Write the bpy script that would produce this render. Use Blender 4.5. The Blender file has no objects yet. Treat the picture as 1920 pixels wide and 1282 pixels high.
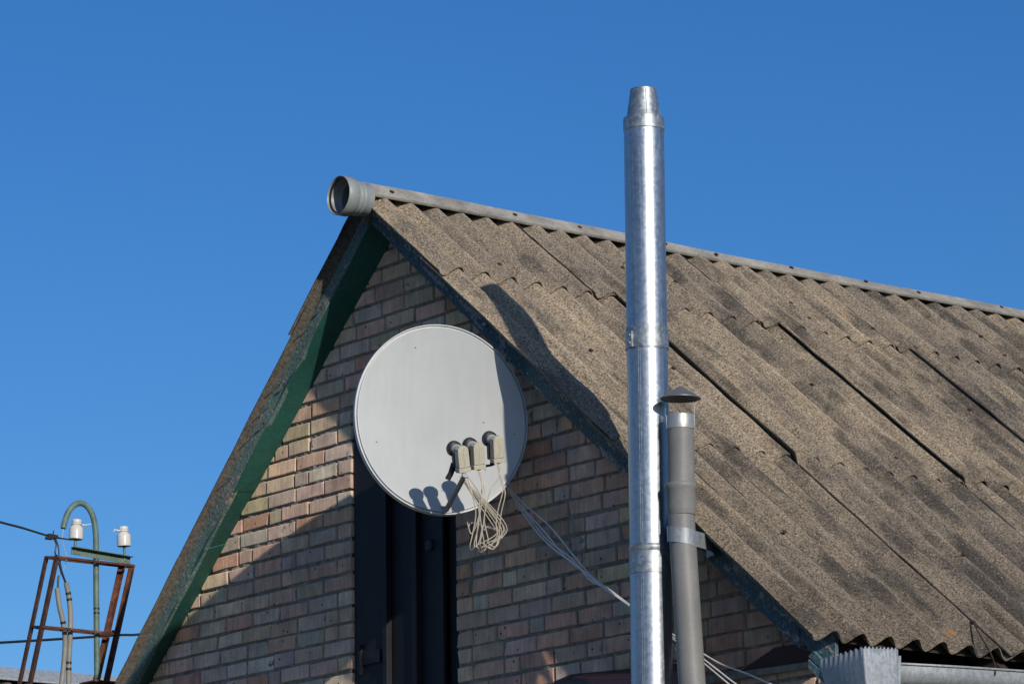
import bpy, bmesh, math, random
import numpy as np
from mathutils import Vector, Matrix

# ------------------------------------------------------------------ camera, sky, sun, exposure
SC = bpy.context.scene
COL = SC.collection
GZ = -4.257                                   # ground level (origin sits on the gable, 4.26 m up)
camd = bpy.data.cameras.new('camera'); cam = bpy.data.objects.new('camera', camd); COL.objects.link(cam)
camd.sensor_width = 36.0; camd.lens = 127.5; camd.clip_end = 6000; camd.clip_start = 0.1
Rv = Vector((0.61644323, 0.78726066, -0.01477788)); Uv = Vector((0.18756946, -0.1285918, 0.97379764)); Fv = Vector((-0.76473226, 0.60306285, 0.2269356))
cam.matrix_world = Matrix(((Rv.x, Uv.x, -Fv.x, 12.9457), (Rv.y, Uv.y, -Fv.y, -9.8792), (Rv.z, Uv.z, -Fv.z, -2.6571), (0, 0, 0, 1)))
SC.camera = cam

SUN_AZ, SUN_EL = math.radians(77.4), math.radians(17.8)      # azimuth counted from -Y towards +X
world = bpy.data.worlds.new('World'); SC.world = world; world.use_nodes = True
wn = world.node_tree; wn.nodes.clear()
wo = wn.nodes.new('ShaderNodeOutputWorld'); wb = wn.nodes.new('ShaderNodeBackground'); sky = wn.nodes.new('ShaderNodeTexSky')
sky.sky_type = 'NISHITA'; sky.sun_disc = False; sky.sun_elevation = SUN_EL
sky.sun_rotation = math.pi - SUN_AZ
sky.altitude = 0; sky.air_density = 1.0; sky.dust_density = .35; sky.ozone_density = 6.0
wb.inputs['Strength'].default_value = 0.103
hs = wn.nodes.new('ShaderNodeHueSaturation'); hs.inputs['Saturation'].default_value = 1.15; hs.inputs['Hue'].default_value = .507; hs.inputs['Value'].default_value = 1.0   # the clear, deep autumn blue
wn.links.new(sky.outputs[0], hs.inputs['Color']); wn.links.new(hs.outputs[0], wb.inputs[0]); wn.links.new(wb.outputs[0], wo.inputs[0])

sund = bpy.data.lights.new('sun', 'SUN'); sun = bpy.data.objects.new('sun', sund); COL.objects.link(sun)
sund.energy = 3.3; sund.angle = math.radians(0.55); sund.color = (1.0, 0.92, 0.80)
SD = Vector((math.sin(SUN_AZ) * math.cos(SUN_EL), -math.cos(SUN_AZ) * math.cos(SUN_EL), math.sin(SUN_EL)))
sun.rotation_euler = SD.to_track_quat('Z', 'Y').to_euler(); sun.location = SD * 40

SC.view_settings.view_transform = 'Standard'; SC.view_settings.look = 'None'
SC.view_settings.exposure = 0.0; SC.view_settings.gamma = 1.0
SC.render.engine = 'CYCLES'

random.seed(7); rng = np.random.default_rng(7)
PI = math.pi

# ------------------------------------------------------------------ helpers
class MB:
    """collects verts / faces of ONE mesh"""
    def __init__(s): s.v = []; s.f = []; s.uv = {}
    def add(s, vs, fs):
        b = len(s.v); s.v += [tuple(p) for p in vs]; s.f += [tuple(b + i for i in f) for f in fs]; return b
    def box(s, c, size, M=None):
        x, y, z = size[0] / 2, size[1] / 2, size[2] / 2
        P = [Vector((sx * x, sy * y, sz * z)) for sx in (-1, 1) for sy in (-1, 1) for sz in (-1, 1)]
        if M is not None: P = [M @ p for p in P]
        c = Vector(c); s.add([c + p for p in P], [(0, 1, 3, 2), (4, 6, 7, 5), (0, 4, 5, 1), (2, 3, 7, 6), (0, 2, 6, 4), (1, 5, 7, 3)])
    def hexa(s, a, b):
        """two quads (4 points each, same order) joined into a solid"""
        s.add(list(a) + list(b), [(3, 2, 1, 0), (4, 5, 6, 7), (0, 1, 5, 4), (1, 2, 6, 5), (2, 3, 7, 6), (3, 0, 4, 7)])
    def prism(s, poly, off):
        n = len(poly); off = Vector(off); P = [Vector(p) for p in poly]
        s.add(P + [p + off for p in P], [tuple(range(n))[::-1], tuple(range(n, 2 * n))] + [(i, (i + 1) % n, n + (i + 1) % n, n + i) for i in range(n)])
    def tube(s, path, r, n=12, cap=True, smooth=0):
        P = [Vector(p) for p in path]
        if smooth: P = spline(P, smooth)
        rr = r if hasattr(r, '__len__') else [r] * len(P)
        rings = []; prev = None
        for i, p in enumerate(P):
            t = (P[min(i + 1, len(P) - 1)] - P[max(i - 1, 0)]).normalized()
            if prev is None:
                ref = Vector((0, 0, 1)) if abs(t.z) < .9 else Vector((1, 0, 0)); a = t.cross(ref).normalized()
            else:
                a = (prev - t * prev.dot(t)).normalized()
            prev = a; b = t.cross(a)
            rings.append([p + (a * math.cos(2 * PI * k / n) + b * math.sin(2 * PI * k / n)) * rr[i] for k in range(n)])
        s._rings(rings, cap)
    def _rings(s, rings, cap=True, closed=True):
        n = len(rings[0]); b = len(s.v)
        for rg in rings: s.v += [tuple(p) for p in rg]
        for i in range(len(rings) - 1):
            for k in range(n if closed else n - 1):
                k2 = (k + 1) % n; s.f.append((b + i * n + k, b + i * n + k2, b + (i + 1) * n + k2, b + (i + 1) * n + k))
        if cap and closed:
            s.f.append(tuple(b + k for k in range(n))[::-1]); s.f.append(tuple(b + (len(rings) - 1) * n + k for k in range(n)))
    def lathe(s, prof, o, ax, n=48, cap=True, a0=0, ref=None, sq=1.0):
        """prof = [(radius, height along ax)]"""
        ax = Vector(ax).normalized(); o = Vector(o)
        ref = Vector(ref) if ref is not None else (Vector((1, 0, 0)) if abs(ax.x) < .9 else Vector((0, 1, 0)))
        a = (ref - ax * ref.dot(ax)).normalized(); b = ax.cross(a)
        s._rings([[o + ax * h + (a * math.cos(2 * PI * k / n) + b * sq * math.sin(2 * PI * k / n)) * r for k in range(n)] for r, h in prof], cap)
    def grid(s, P):
        """P[i][j] points -> open surface"""
        s._rings(P, cap=False, closed=False)
    def build(s, name, mat, parent=None, smooth=True, ang=35, solid=0, bevel=0):
        me = bpy.data.meshes.new(name); me.from_pydata(s.v, [], s.f); me.update()
        bm = bmesh.new(); bm.from_mesh(me); bmesh.ops.recalc_face_normals(bm, faces=bm.faces); bm.to_mesh(me); bm.free()
        if mat is not None:
            for m in (mat if isinstance(mat, (list, tuple)) else [mat]): me.materials.append(m)
        if smooth:
            me.shade_smooth(); me.set_sharp_from_angle(angle=math.radians(ang))
        o = bpy.data.objects.new(name, me); COL.objects.link(o)
        if parent is not None: put(o, parent)
        if bevel:
            m = o.modifiers.new('bevel', 'BEVEL'); m.width = bevel; m.segments = 2; m.limit_method = 'ANGLE'; m.angle_limit = math.radians(40)
        if solid:
            m = o.modifiers.new('solid', 'SOLIDIFY'); m.thickness = solid; m.offset = 0
        return o

def put(o, parent):
    """parent while keeping the mesh where its world coordinates put it"""
    o.parent = parent
    t = Vector((0, 0, 0)); p = parent
    while p is not None: t += p.location; p = p.parent
    o.location = o.location - t

def spline(P, k):
    out = []
    for i in range(len(P) - 1):
        p0 = P[max(i - 1, 0)]; p1 = P[i]; p2 = P[i + 1]; p3 = P[min(i + 2, len(P) - 1)]
        for j in range(k):
            t = j / k
            out.append(.5 * ((2 * p1) + (p2 - p0) * t + (2 * p0 - 5 * p1 + 4 * p2 - p3) * t * t + (3 * p1 - p0 - 3 * p2 + p3) * t ** 3))
    out.append(P[-1]); return out

def tag(o, label=None, cat=None, group=None, kind=None):
    if label: o['label'] = label
    if cat: o['category'] = cat
    if group: o['group'] = group
    if kind: o['kind'] = kind
    return o

def thing(name, label, cat, loc=(0, 0, 0), group=None):
    o = bpy.data.objects.new(name, None); COL.objects.link(o); o.location = loc; o.empty_display_size = .2
    return tag(o, label, cat, group)

def instance(src, parent, loc=None, rot=None):
    c = src.copy(); COL.objects.link(c); c.parent = parent
    if loc is not None: c.location = loc
    if rot is not None: c.rotation_euler = rot
    return c

# ------------------------------------------------------------------ materials
def M(name, base=(.5, .5, .5), rough=.6, metal=0.0):
    m = bpy.data.materials.new(name); m.use_nodes = True
    b = m.node_tree.nodes['Principled BSDF']; b.inputs['Base Color'].default_value = (*base, 1); b.inputs['Roughness'].default_value = rough; b.inputs['Metallic'].default_value = metal
    if rough >= .75 and 'Diffuse Roughness' in b.inputs: b.inputs['Diffuse Roughness'].default_value = 1.0
    return m, m.node_tree, b
def N(t, typ, **kw):
    n = t.nodes.new(typ)
    for k, v in kw.items():
        if k in n.inputs.keys(): n.inputs[k].default_value = v
        else: setattr(n, k, v)
    return n
def noise(t, vec, scale, detail=4, rough=.55, dist=0):
    n = N(t, 'ShaderNodeTexNoise', Scale=scale, Detail=detail, Roughness=rough, Distortion=dist); t.links.new(vec, n.inputs['Vector']); return n.outputs['Fac']
def mapping(t, vec, scale=(1, 1, 1), loc=(0, 0, 0), rot=(0, 0, 0)):
    n = N(t, 'ShaderNodeMapping'); n.inputs['Scale'].default_value = scale; n.inputs['Location'].default_value = loc; n.inputs['Rotation'].default_value = rot
    t.links.new(vec, n.inputs['Vector']); return n.outputs[0]
def ramp(t, fac, stops, interp='LINEAR'):
    n = t.nodes.new('ShaderNodeValToRGB'); n.color_ramp.interpolation = interp
    e = n.color_ramp.elements
    while len(e) < len(stops): e.new(.5)
    for i, (p, c) in enumerate(stops):
        e[i].position = p; e[i].color = (*c, 1) if len(c) == 3 else c
    t.links.new(fac, n.inputs[0]); return n.outputs[0]
def mix(t, fac, a, b, mode='MIX'):
    n = t.nodes.new('ShaderNodeMix'); n.data_type = 'RGBA'; n.blend_type = mode
    for s, k in ((fac, 0), (a, 6), (b, 7)):
        if isinstance(s, (int, float)): n.inputs[k].default_value = s
        elif isinstance(s, tuple): n.inputs[k].default_value = (*s, 1)
        else: t.links.new(s, n.inputs[k])
    return n.outputs[2]
def math_(t, op, a, b=0.0):
    n = t.nodes.new('ShaderNodeMath'); n.operation = op
    for i, s in enumerate((a, b)):
        if isinstance(s, (int, float)): n.inputs[i].default_value = s
        else: t.links.new(s, n.inputs[i])
    return n.outputs[0]
def bump(t, b, h, strength=.3, dist=.01, prev=None):
    n = N(t, 'ShaderNodeBump', Strength=strength, Distance=dist); t.links.new(h, n.inputs['Height'])
    if prev is not None: t.links.new(prev, n.inputs['Normal'])
    t.links.new(n.outputs[0], b.inputs['Normal']); return n.outputs[0]
def pos(t): return N(t, 'ShaderNodeNewGeometry').outputs['Position']
def objc(t): return N(t, 'ShaderNodeTexCoord').outputs['Object']

def mat_brick():
    m, t, b = M('fired clay brick', rough=.9); P = pos(t)
    at = N(t, 'ShaderNodeAttribute', attribute_name='bcol').outputs['Color']
    n1 = noise(t, P, 9, 5, .6); n2 = noise(t, mapping(t, P, (60, 60, 5)), 1, 3, .5); n3 = noise(t, P, 170, 3, .6)
    c = mix(t, 1, at, ramp(t, n1, [(.3, (.72, .70, .70)), (.7, (1.22, 1.2, 1.16))]), 'MULTIPLY')
    c = mix(t, .55, c, ramp(t, n2, [(.35, (.80, .76, .74)), (.65, (1.2, 1.2, 1.2))]), 'MULTIPLY')
    c = mix(t, .8, c, ramp(t, n3, [(.28, (.40, .37, .35)), (.38, (1, 1, 1)), (.7, (1.15, 1.15, 1.15))]), 'MULTIPLY')
    pit = N(t, 'ShaderNodeTexVoronoi', Scale=16.0); t.links.new(P, pit.inputs['Vector'])
    c = mix(t, ramp(t, pit.outputs['Distance'], [(.0, (1, 1, 1)), (.075, (1, 1, 1)), (.11, (0, 0, 0))]), c, (.045, .032, .028))
    soot = noise(t, P, 2.2, 4, .6)
    c = mix(t, ramp(t, soot, [(.5, (0, 0, 0)), (.75, (.5, .5, .5))]), c, mix(t, 1, c, (.55, .55, .58), 'MULTIPLY'))
    t.links.new(c, b.inputs['Base Color'])
    h = math_(t, 'ADD', math_(t, 'MULTIPLY', n3, .4), n1)
    bump(t, b, h, .5, .006); return m
def mat_mortar():
    m, t, b = M('lime mortar', rough=.95); P = pos(t)
    n1 = noise(t, P, 30, 5, .65); n2 = noise(t, P, 3, 3)
    c = ramp(t, n1, [(.25, (.16, .148, .13)), (.5, (.285, .268, .235)), (.8, (.43, .40, .345))])
    c = mix(t, .7, c, ramp(t, n2, [(.3, (.65, .66, .68)), (.7, (1.15, 1.12, 1.05))]), 'MULTIPLY')
    t.links.new(c, b.inputs['Base Color']); bump(t, b, n1, .7, .008); return m
def mat_roof():
    m, t, b = M('weathered asbestos cement', rough=.93)
    uv = N(t, 'ShaderNodeUVMap', uv_map='slope').outputs[0]; P = pos(t)
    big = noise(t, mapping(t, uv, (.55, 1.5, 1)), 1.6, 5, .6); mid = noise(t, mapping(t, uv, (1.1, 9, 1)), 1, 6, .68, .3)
    sp = noise(t, P, 125, 3, .7); sp2 = noise(t, P, 62, 3, .65)
    c = ramp(t, sp, [(.34, (.040, .035, .030)), (.42, (.175, .145, .112)), (.52, (.29, .246, .192)), (.62, (.38, .325, .255)), (.70, (.62, .55, .45))])
    c = mix(t, .65, c, ramp(t, sp2, [(.33, (.40, .38, .36)), (.44, (.95, .95, .95)), (.6, (1.08, 1.07, 1.05)), (.7, (1.35, 1.32, 1.25))]), 'MULTIPLY')
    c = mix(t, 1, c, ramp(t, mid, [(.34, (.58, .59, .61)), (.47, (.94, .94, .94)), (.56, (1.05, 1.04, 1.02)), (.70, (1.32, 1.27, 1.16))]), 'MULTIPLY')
    oi = N(t, 'ShaderNodeObjectInfo'); c = mix(t, 1, c, ramp(t, oi.outputs['Random'], [(0, (.80, .80, .82)), (.5, (1, .98, .95)), (1, (1.12, 1.10, 1.06))]), 'MULTIPLY')
    c = mix(t, 1, c, ramp(t, big, [(.3, (.68, .68, .70)), (.5, (.98, .97, .95)), (.7, (1.15, 1.12, 1.05))]), 'MULTIPLY')
    # sooty lichen towards the eave; soft branch shadows painted in towards the far end
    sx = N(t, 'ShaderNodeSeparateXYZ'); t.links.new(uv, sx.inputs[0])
    dirt_shade = noise(t, mapping(t, uv, (1.6, 5.5, 1), (3.3, 1.7, 0)), 1.3, 4, .6)
    d2 = math_(t, 'ADD', dirt_shade, math_(t, 'ADD', math_(t, 'MULTIPLY', sx.outputs[0], .022), math_(t, 'MULTIPLY', sx.outputs[1], .030)))
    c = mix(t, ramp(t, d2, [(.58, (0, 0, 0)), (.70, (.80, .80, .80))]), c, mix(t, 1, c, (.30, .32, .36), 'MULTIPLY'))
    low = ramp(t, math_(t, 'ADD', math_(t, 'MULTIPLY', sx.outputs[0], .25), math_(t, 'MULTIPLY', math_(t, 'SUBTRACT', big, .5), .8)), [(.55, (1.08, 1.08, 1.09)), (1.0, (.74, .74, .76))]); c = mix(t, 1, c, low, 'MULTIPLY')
    # pale flecks and orange lichen spots
    wv = N(t, 'ShaderNodeTexVoronoi', Scale=42.0); t.links.new(P, wv.inputs['Vector'])
    fl = math_(t, 'MULTIPLY', math_(t, 'LESS_THAN', math_(t, 'ADD', wv.outputs['Distance'], math_(t, 'MULTIPLY', sp2, .2)), .24), math_(t, 'GREATER_THAN', noise(t, P, 7, 2), .45))
    c = mix(t, math_(t, 'MULTIPLY', fl, .5), c, (.50, .47, .42))
    ov = N(t, 'ShaderNodeTexVoronoi', Scale=2.2); t.links.new(mapping(t, P, (1, 1, 1), (.71, .43, .17)), ov.inputs['Vector'])
    od = math_(t, 'ADD', ov.outputs['Distance'], math_(t, 'MULTIPLY', math_(t, 'SUBTRACT', noise(t, P, 45, 3), .5), .16))
    osel = math_(t, 'MULTIPLY', math_(t, 'LESS_THAN', od, .040), math_(t, 'GREATER_THAN', noise(t, P, 85, 2), .44))
    c = mix(t, math_(t, 'MULTIPLY', osel, .85), c, (.42, .19, .06))
    t.links.new(c, b.inputs['Base Color'])
    h = math_(t, 'ADD', math_(t, 'MULTIPLY', sp, .8), sp2); bump(t, b, h, .55, .006); return m
def mat_roof_edge():
    m, t, b = M('asbestos cement underside', rough=.9); P = pos(t)
    n1 = noise(t, P, 60, 4, .6)
    w = N(t, 'ShaderNodeTexWave', Scale=38.0, Distortion=1.0, bands_direction='DIAGONAL'); t.links.new(P, w.inputs['Vector'])
    c = ramp(t, n1, [(.3, (.065, .058, .050)), (.6, (.175, .157, .130)), (.8, (.29, .265, .22))])
    c = mix(t, .45, c, ramp(t, w.outputs['Fac'], [(.2, (.55, .5, .45)), (.8, (1.1, 1.1, 1.1))]), 'MULTIPLY')
    t.links.new(c, b.inputs['Base Color']); bump(t, b, w.outputs['Fac'], .3, .004); return m
def mat_paint(name, base, wood, peel, rough=.55, axis=(1, 1, 1), tilt=0):
    m, t, b = M(name, rough=rough); P = pos(t)
    n1 = noise(t, mapping(t, mapping(t, P, rot=(0, tilt, 0)), axis), 9, 6, .65, .4); n2 = noise(t, P, 55, 4, .6); n3 = noise(t, P, 2.5, 3)
    c = mix(t, 1, base, ramp(t, n3, [(.3, (.72, .74, .76)), (.7, (1.2, 1.2, 1.18))]), 'MULTIPLY')
    c = mix(t, .5, c, ramp(t, n2, [(.3, (.6, .6, .6)), (.7, (1.3, 1.3, 1.3))]), 'MULTIPLY')
    pk = math_(t, 'ADD', math_(t, 'MULTIPLY', n1, .7), math_(t, 'MULTIPLY', n2, .3))
    msk = ramp(t, pk, [(peel, (0, 0, 0)), (peel + .05, (1, 1, 1))])
    c = mix(t, msk, c, mix(t, .7, wood, ramp(t, n2, [(.3, (.5, .5, .5)), (.7, (1.3, 1.3, 1.3))]), 'MULTIPLY'))
    if rough > .7:                                      # curled pale flakes of old paint
        fk = noise(t, mapping(t, P, (1, 1, 1), rot=(0, .75, 0)), 75, 3, .7, .8); c = mix(t, ramp(t, fk, [(.60, (0, 0, 0)), (.66, (.75, .75, .75))]), c, (.42, .43, .40)); c = mix(t, ramp(t, fk, [(.33, (.8, .8, .8)), (.39, (0, 0, 0))]), c, (.012, .022, .022))
    t.links.new(c, b.inputs['Base Color'])
    bump(t, b, math_(t, 'ADD', n2, math_(t, 'MULTIPLY', msk, -.5)), .9 if rough > .7 else .4, .010 if rough > .7 else .005); return m
def mat_zinc(name, base=(.62, .65, .68), rough=.33, spangle=.5, streak=.35, axis=(1, 1, 1), dull=0.0):
    m, t, b = M(name, base, rough, 1.0 - dull); P = objc(t)
    v = N(t, 'ShaderNodeTexVoronoi', Scale=75.0); t.links.new(P, v.inputs['Vector'])
    s = N(t, 'ShaderNodeSeparateColor'); t.links.new(v.outputs['Color'], s.inputs[0])
    n1 = noise(t, mapping(t, P, (95, 95, 2.2)), 1, 3, .6); n2 = noise(t, P, 4, 4, .6)
    c = mix(t, spangle, base, mix(t, 1, base, ramp(t, s.outputs[0], [(0, (.55, .56, .58)), (1, (1.3, 1.3, 1.3))]), 'MULTIPLY'))
    c = mix(t, streak, c, ramp(t, n1, [(.3, (.40, .43, .47)), (.7, (.78, .80, .83))]))
    c = mix(t, .5, c, ramp(t, n2, [(.3, (.88, .88, .88)), (.7, (1.08, 1.08, 1.08))]), 'MULTIPLY')
    t.links.new(c, b.inputs['Base Color'])
    r = math_(t, 'ADD', math_(t, 'MULTIPLY', n1, .16), math_(t, 'ADD', math_(t, 'MULTIPLY', s.outputs[0], .10), rough - .13))
    t.links.new(r, b.inputs['Roughness'])
    bump(t, b, math_(t, 'ADD', math_(t, 'MULTIPLY', n1, .6), n2), .05, .003); return m
def mat_plain(name, base, rough=.5, metal=0, var=.25, scale=12, fine=120, bmp=.15):
    m, t, b = M(name, base, rough, metal); P = pos(t)
    n1 = noise(t, P, scale, 5, .6); n2 = noise(t, P, fine, 3, .6)
    lo, hi = 1 - var, 1 + var * .7
    c = mix(t, 1, base, ramp(t, n1, [(.3, (lo, lo, lo)), (.7, (hi, hi, hi))]), 'MULTIPLY')
    c = mix(t, .6, c, ramp(t, n2, [(.3, (lo, lo, lo)), (.7, (hi, hi, hi))]), 'MULTIPLY')
    t.links.new(c, b.inputs['Base Color']); bump(t, b, n2, bmp, .004); return m
def mat_dish():
    m, t, b = M('dish enamel', (.62, .63, .62), .75); P = pos(t)
    n1 = noise(t, P, 3, 4, .6); n2 = noise(t, mapping(t, P, (30, 30, 2.5)), 1, 4, .6)
    c = ramp(t, n1, [(.3, (.545, .57, .58)), (.7, (.595, .612, .615))])
    c = mix(t, .5, c, ramp(t, n2, [(.3, (.92, .92, .90)), (.6, (1, 1, 1))]), 'MULTIPLY')
    v = N(t, 'ShaderNodeTexVoronoi', Scale=14.0); t.links.new(P, v.inputs['Vector'])
    c = mix(t, math_(t, 'MULTIPLY', math_(t, 'LESS_THAN', v.outputs['Distance'], .055), math_(t, 'GREATER_THAN', n1, .47)), c, (.20, .19, .17))
    t.links.new(c, b.inputs['Base Color']); bump(t, b, n1, .05, .01); return m
def mat_rust(name, lo, mid_, hi, rough=.85):
    m, t, b = M(name, rough=rough); P = pos(t)
    n1 = noise(t, P, 22, 6, .65); n2 = noise(t, P, 140, 3, .6)
    c = ramp(t, n1, [(.3, lo), (.5, mid_), (.72, hi)])
    c = mix(t, .6, c, ramp(t, n2, [(.3, (.6, .6, .6)), (.7, (1.3, 1.3, 1.3))]), 'MULTIPLY')
    t.links.new(c, b.inputs['Base Color']); bump(t, b, n2, .4, .003); return m

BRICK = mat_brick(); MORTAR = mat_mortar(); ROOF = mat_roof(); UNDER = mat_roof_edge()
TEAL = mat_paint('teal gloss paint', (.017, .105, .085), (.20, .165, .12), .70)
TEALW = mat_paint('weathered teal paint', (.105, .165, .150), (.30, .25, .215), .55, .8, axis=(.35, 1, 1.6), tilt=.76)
TEALR = mat_paint('chipped teal paint', (.070, .150, .185), (.42, .39, .39), .52, .8, axis=(.35, 1, 1.6), tilt=-.684)
NAVY = mat_plain('dark door paint', (.0060, .0085, .0135), .7, 0, .45, 7, 50, .1)
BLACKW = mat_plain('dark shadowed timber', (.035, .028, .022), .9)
ZINC = mat_zinc('galvanised flue steel', (.33, .375, .425), .42, .45, .28, dull=.08)
ZINCB = mat_zinc('dull galvanised band', (.36, .39, .40), .48, .75, .10, dull=.2)
ZINCG = mat_zinc('weathered zinc sheet', (.30, .335, .36), .6, .6, .25, dull=.8)
SEAM = mat_plain('dark seam steel', (.16, .17, .18), .5, .8)  # plain darker steel for the seam of the flue tip
STEEL = mat_zinc('bright steel band', (.52, .50, .46), .42, .1, .1, dull=.35)
ZINCS = mat_zinc('worn strap zinc', (.20, .23, .25), .55, .7, .25, dull=.6)
PVC = mat_plain('grey pvc', (.205, .203, .196), .55, 0, .16, 5, 90, .06)
PVCW = mat_plain('bleached grey pvc', (.27, .295, .29), .45, 0, .16, 6, 90, .08)
HATM = mat_plain('painted hat metal', (.20, .205, .21), .5, .3, .2)
RIDGE = mat_plain('aged zinc ridge', (.30, .285, .255), .75, .0, .38, 5, 60, .2)
DISH = mat_dish(); RIM = mat_plain('dish rim', (.55, .57, .575), .5, 0, .12)
LNB = mat_plain('ivory plastic', (.54, .505, .40), .45, 0, .10, 30)
LNBG = mat_plain('grey plastic neck', (.42, .42, .40), .45, 0, .1, 30)
BLACKP = mat_plain('black plastic', (.022, .022, .024), .45, 0, .2)
ARM = mat_plain('arm steel', (.34, .35, .38), .6, 0, .2)
CABW = mat_plain('white cable sheath', (.74, .73, .72), .5, 0, .12)
CABB = mat_plain('beige cable sheath', (.50, .445, .36), .5, 0, .2, 20)
CABK = mat_plain('black cable', (.018, .02, .022), .5, 0, .2)
RUST = mat_rust('rusty angle steel', (.05, .020, .013), (.13, .045, .025), (.28, .11, .055))
RUSTD = mat_rust('dark rusty steel', (.022, .012, .010), (.055, .024, .016), (.14, .055, .03))
GRPOLE = mat_plain('faded green paint', (.135, .215, .180), .55, 0, .35, 18, 110, .2)
PORC = mat_plain('white porcelain', (.72, .70, .66), .2, 0, .08)
COND = mat_plain('grey conduit', (.27, .265, .24), .6, 0, .2)
NAIL = mat_plain('nail steel', (.35, .36, .36), .4, .8)
NAILD = mat_rust('rusty nail', (.02, .012, .01), (.05, .02, .012), (.10, .04, .02))
REDP = mat_paint('purple red paint', (.065, .022, .034), (.10, .05, .03), .66, .5)
DRED = mat_plain('dark red board', (.045, .014, .014), .7)
WOOD = mat_plain('fresh pine', (.42, .25, .10), .7, 0, .25, 30)
RENDER_ = mat_plain('grey render', (.30, .28, .25), .95, 0, .3, 4, 60, .4)

def mat_ground():
    m, t, b = M('yard ground', rough=1.0); P = pos(t)
    n1 = noise(t, P, .35, 6, .6); n2 = noise(t, P, 9, 4, .6)
    c = mix(t, ramp(t, n1, [(.42, (0, 0, 0)), (.58, (1, 1, 1))]), (.24, .20, .14), (.13, .13, .065))
    c = mix(t, .7, c, ramp(t, n2, [(.3, (.6, .6, .6)), (.7, (1.3, 1.3, 1.3))]), 'MULTIPLY')
    t.links.new(c, b.inputs['Base Color']); bump(t, b, n2, .6, .05); return m

# ------------------------------------------------------------------ setting
g = MB(); g.add([(-2500, -2500, GZ), (2500, -2500, GZ), (2500, 2500, GZ), (-2500, 2500, GZ)], [(0, 1, 2, 3)])
tag(g.build('ground', mat_ground(), smooth=False), kind='structure')

# ------------------------------------------------------------------ the house
HD = 7.2                                         # depth of the house
house = thing('brick_house', 'brick gabled house with grey corrugated roof and flaking green verge boards', 'house', (0, 0, GZ))
SL = lambda x: .889 * x + 2.177                  # soffit line of the left slope on the gable (y = 0)
SR = lambda x: -.83 * x + 1.395                  # the same, right slope
DX0, DX1, DTOP = -.835, -.018, .93               # attic door opening
WX0, WX1 = -2.80, 2.44
ZB = -1.3                                        # bricks are modelled one by one above this

def clip(poly, n, c):
    """keep the part of a 2-D polygon where n.p <= c"""
    out = []
    for i in range(len(poly)):
        a, b = poly[i], poly[(i + 1) % len(poly)]
        da, db = n[0] * a[0] + n[1] * a[1] - c, n[0] * b[0] + n[1] * b[1] - c
        if da <= 0: out.append(a)
        if (da < 0 < db) or (db < 0 < da):
            k = da / (da - db); out.append((a[0] + (b[0] - a[0]) * k, a[1] + (b[1] - a[1]) * k))
    return out
PAL = [((.43, .27, .20), 3), ((.42, .30, .235), 4), ((.45, .335, .26), 5), ((.42, .34, .285), 5), ((.39, .335, .295), 4), ((.45, .375, .275), 2.6), ((.42, .385, .25), .5), ((.37, .22, .15), 1.2), ((.43, .395, .345), 2.2), ((.34, .28, .245), 1.4)]
PW = np.array([w for _, w in PAL]); PW = PW / PW.sum()
verts = []; faces = []; cols = []
CH, BH, BL, HL, JX = .0791, .0640, .2225, .108, .0135
k = 0
z = .513 - CH * 23
rows = []
while z < 2.05:
    rows.append(z); z += CH
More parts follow.
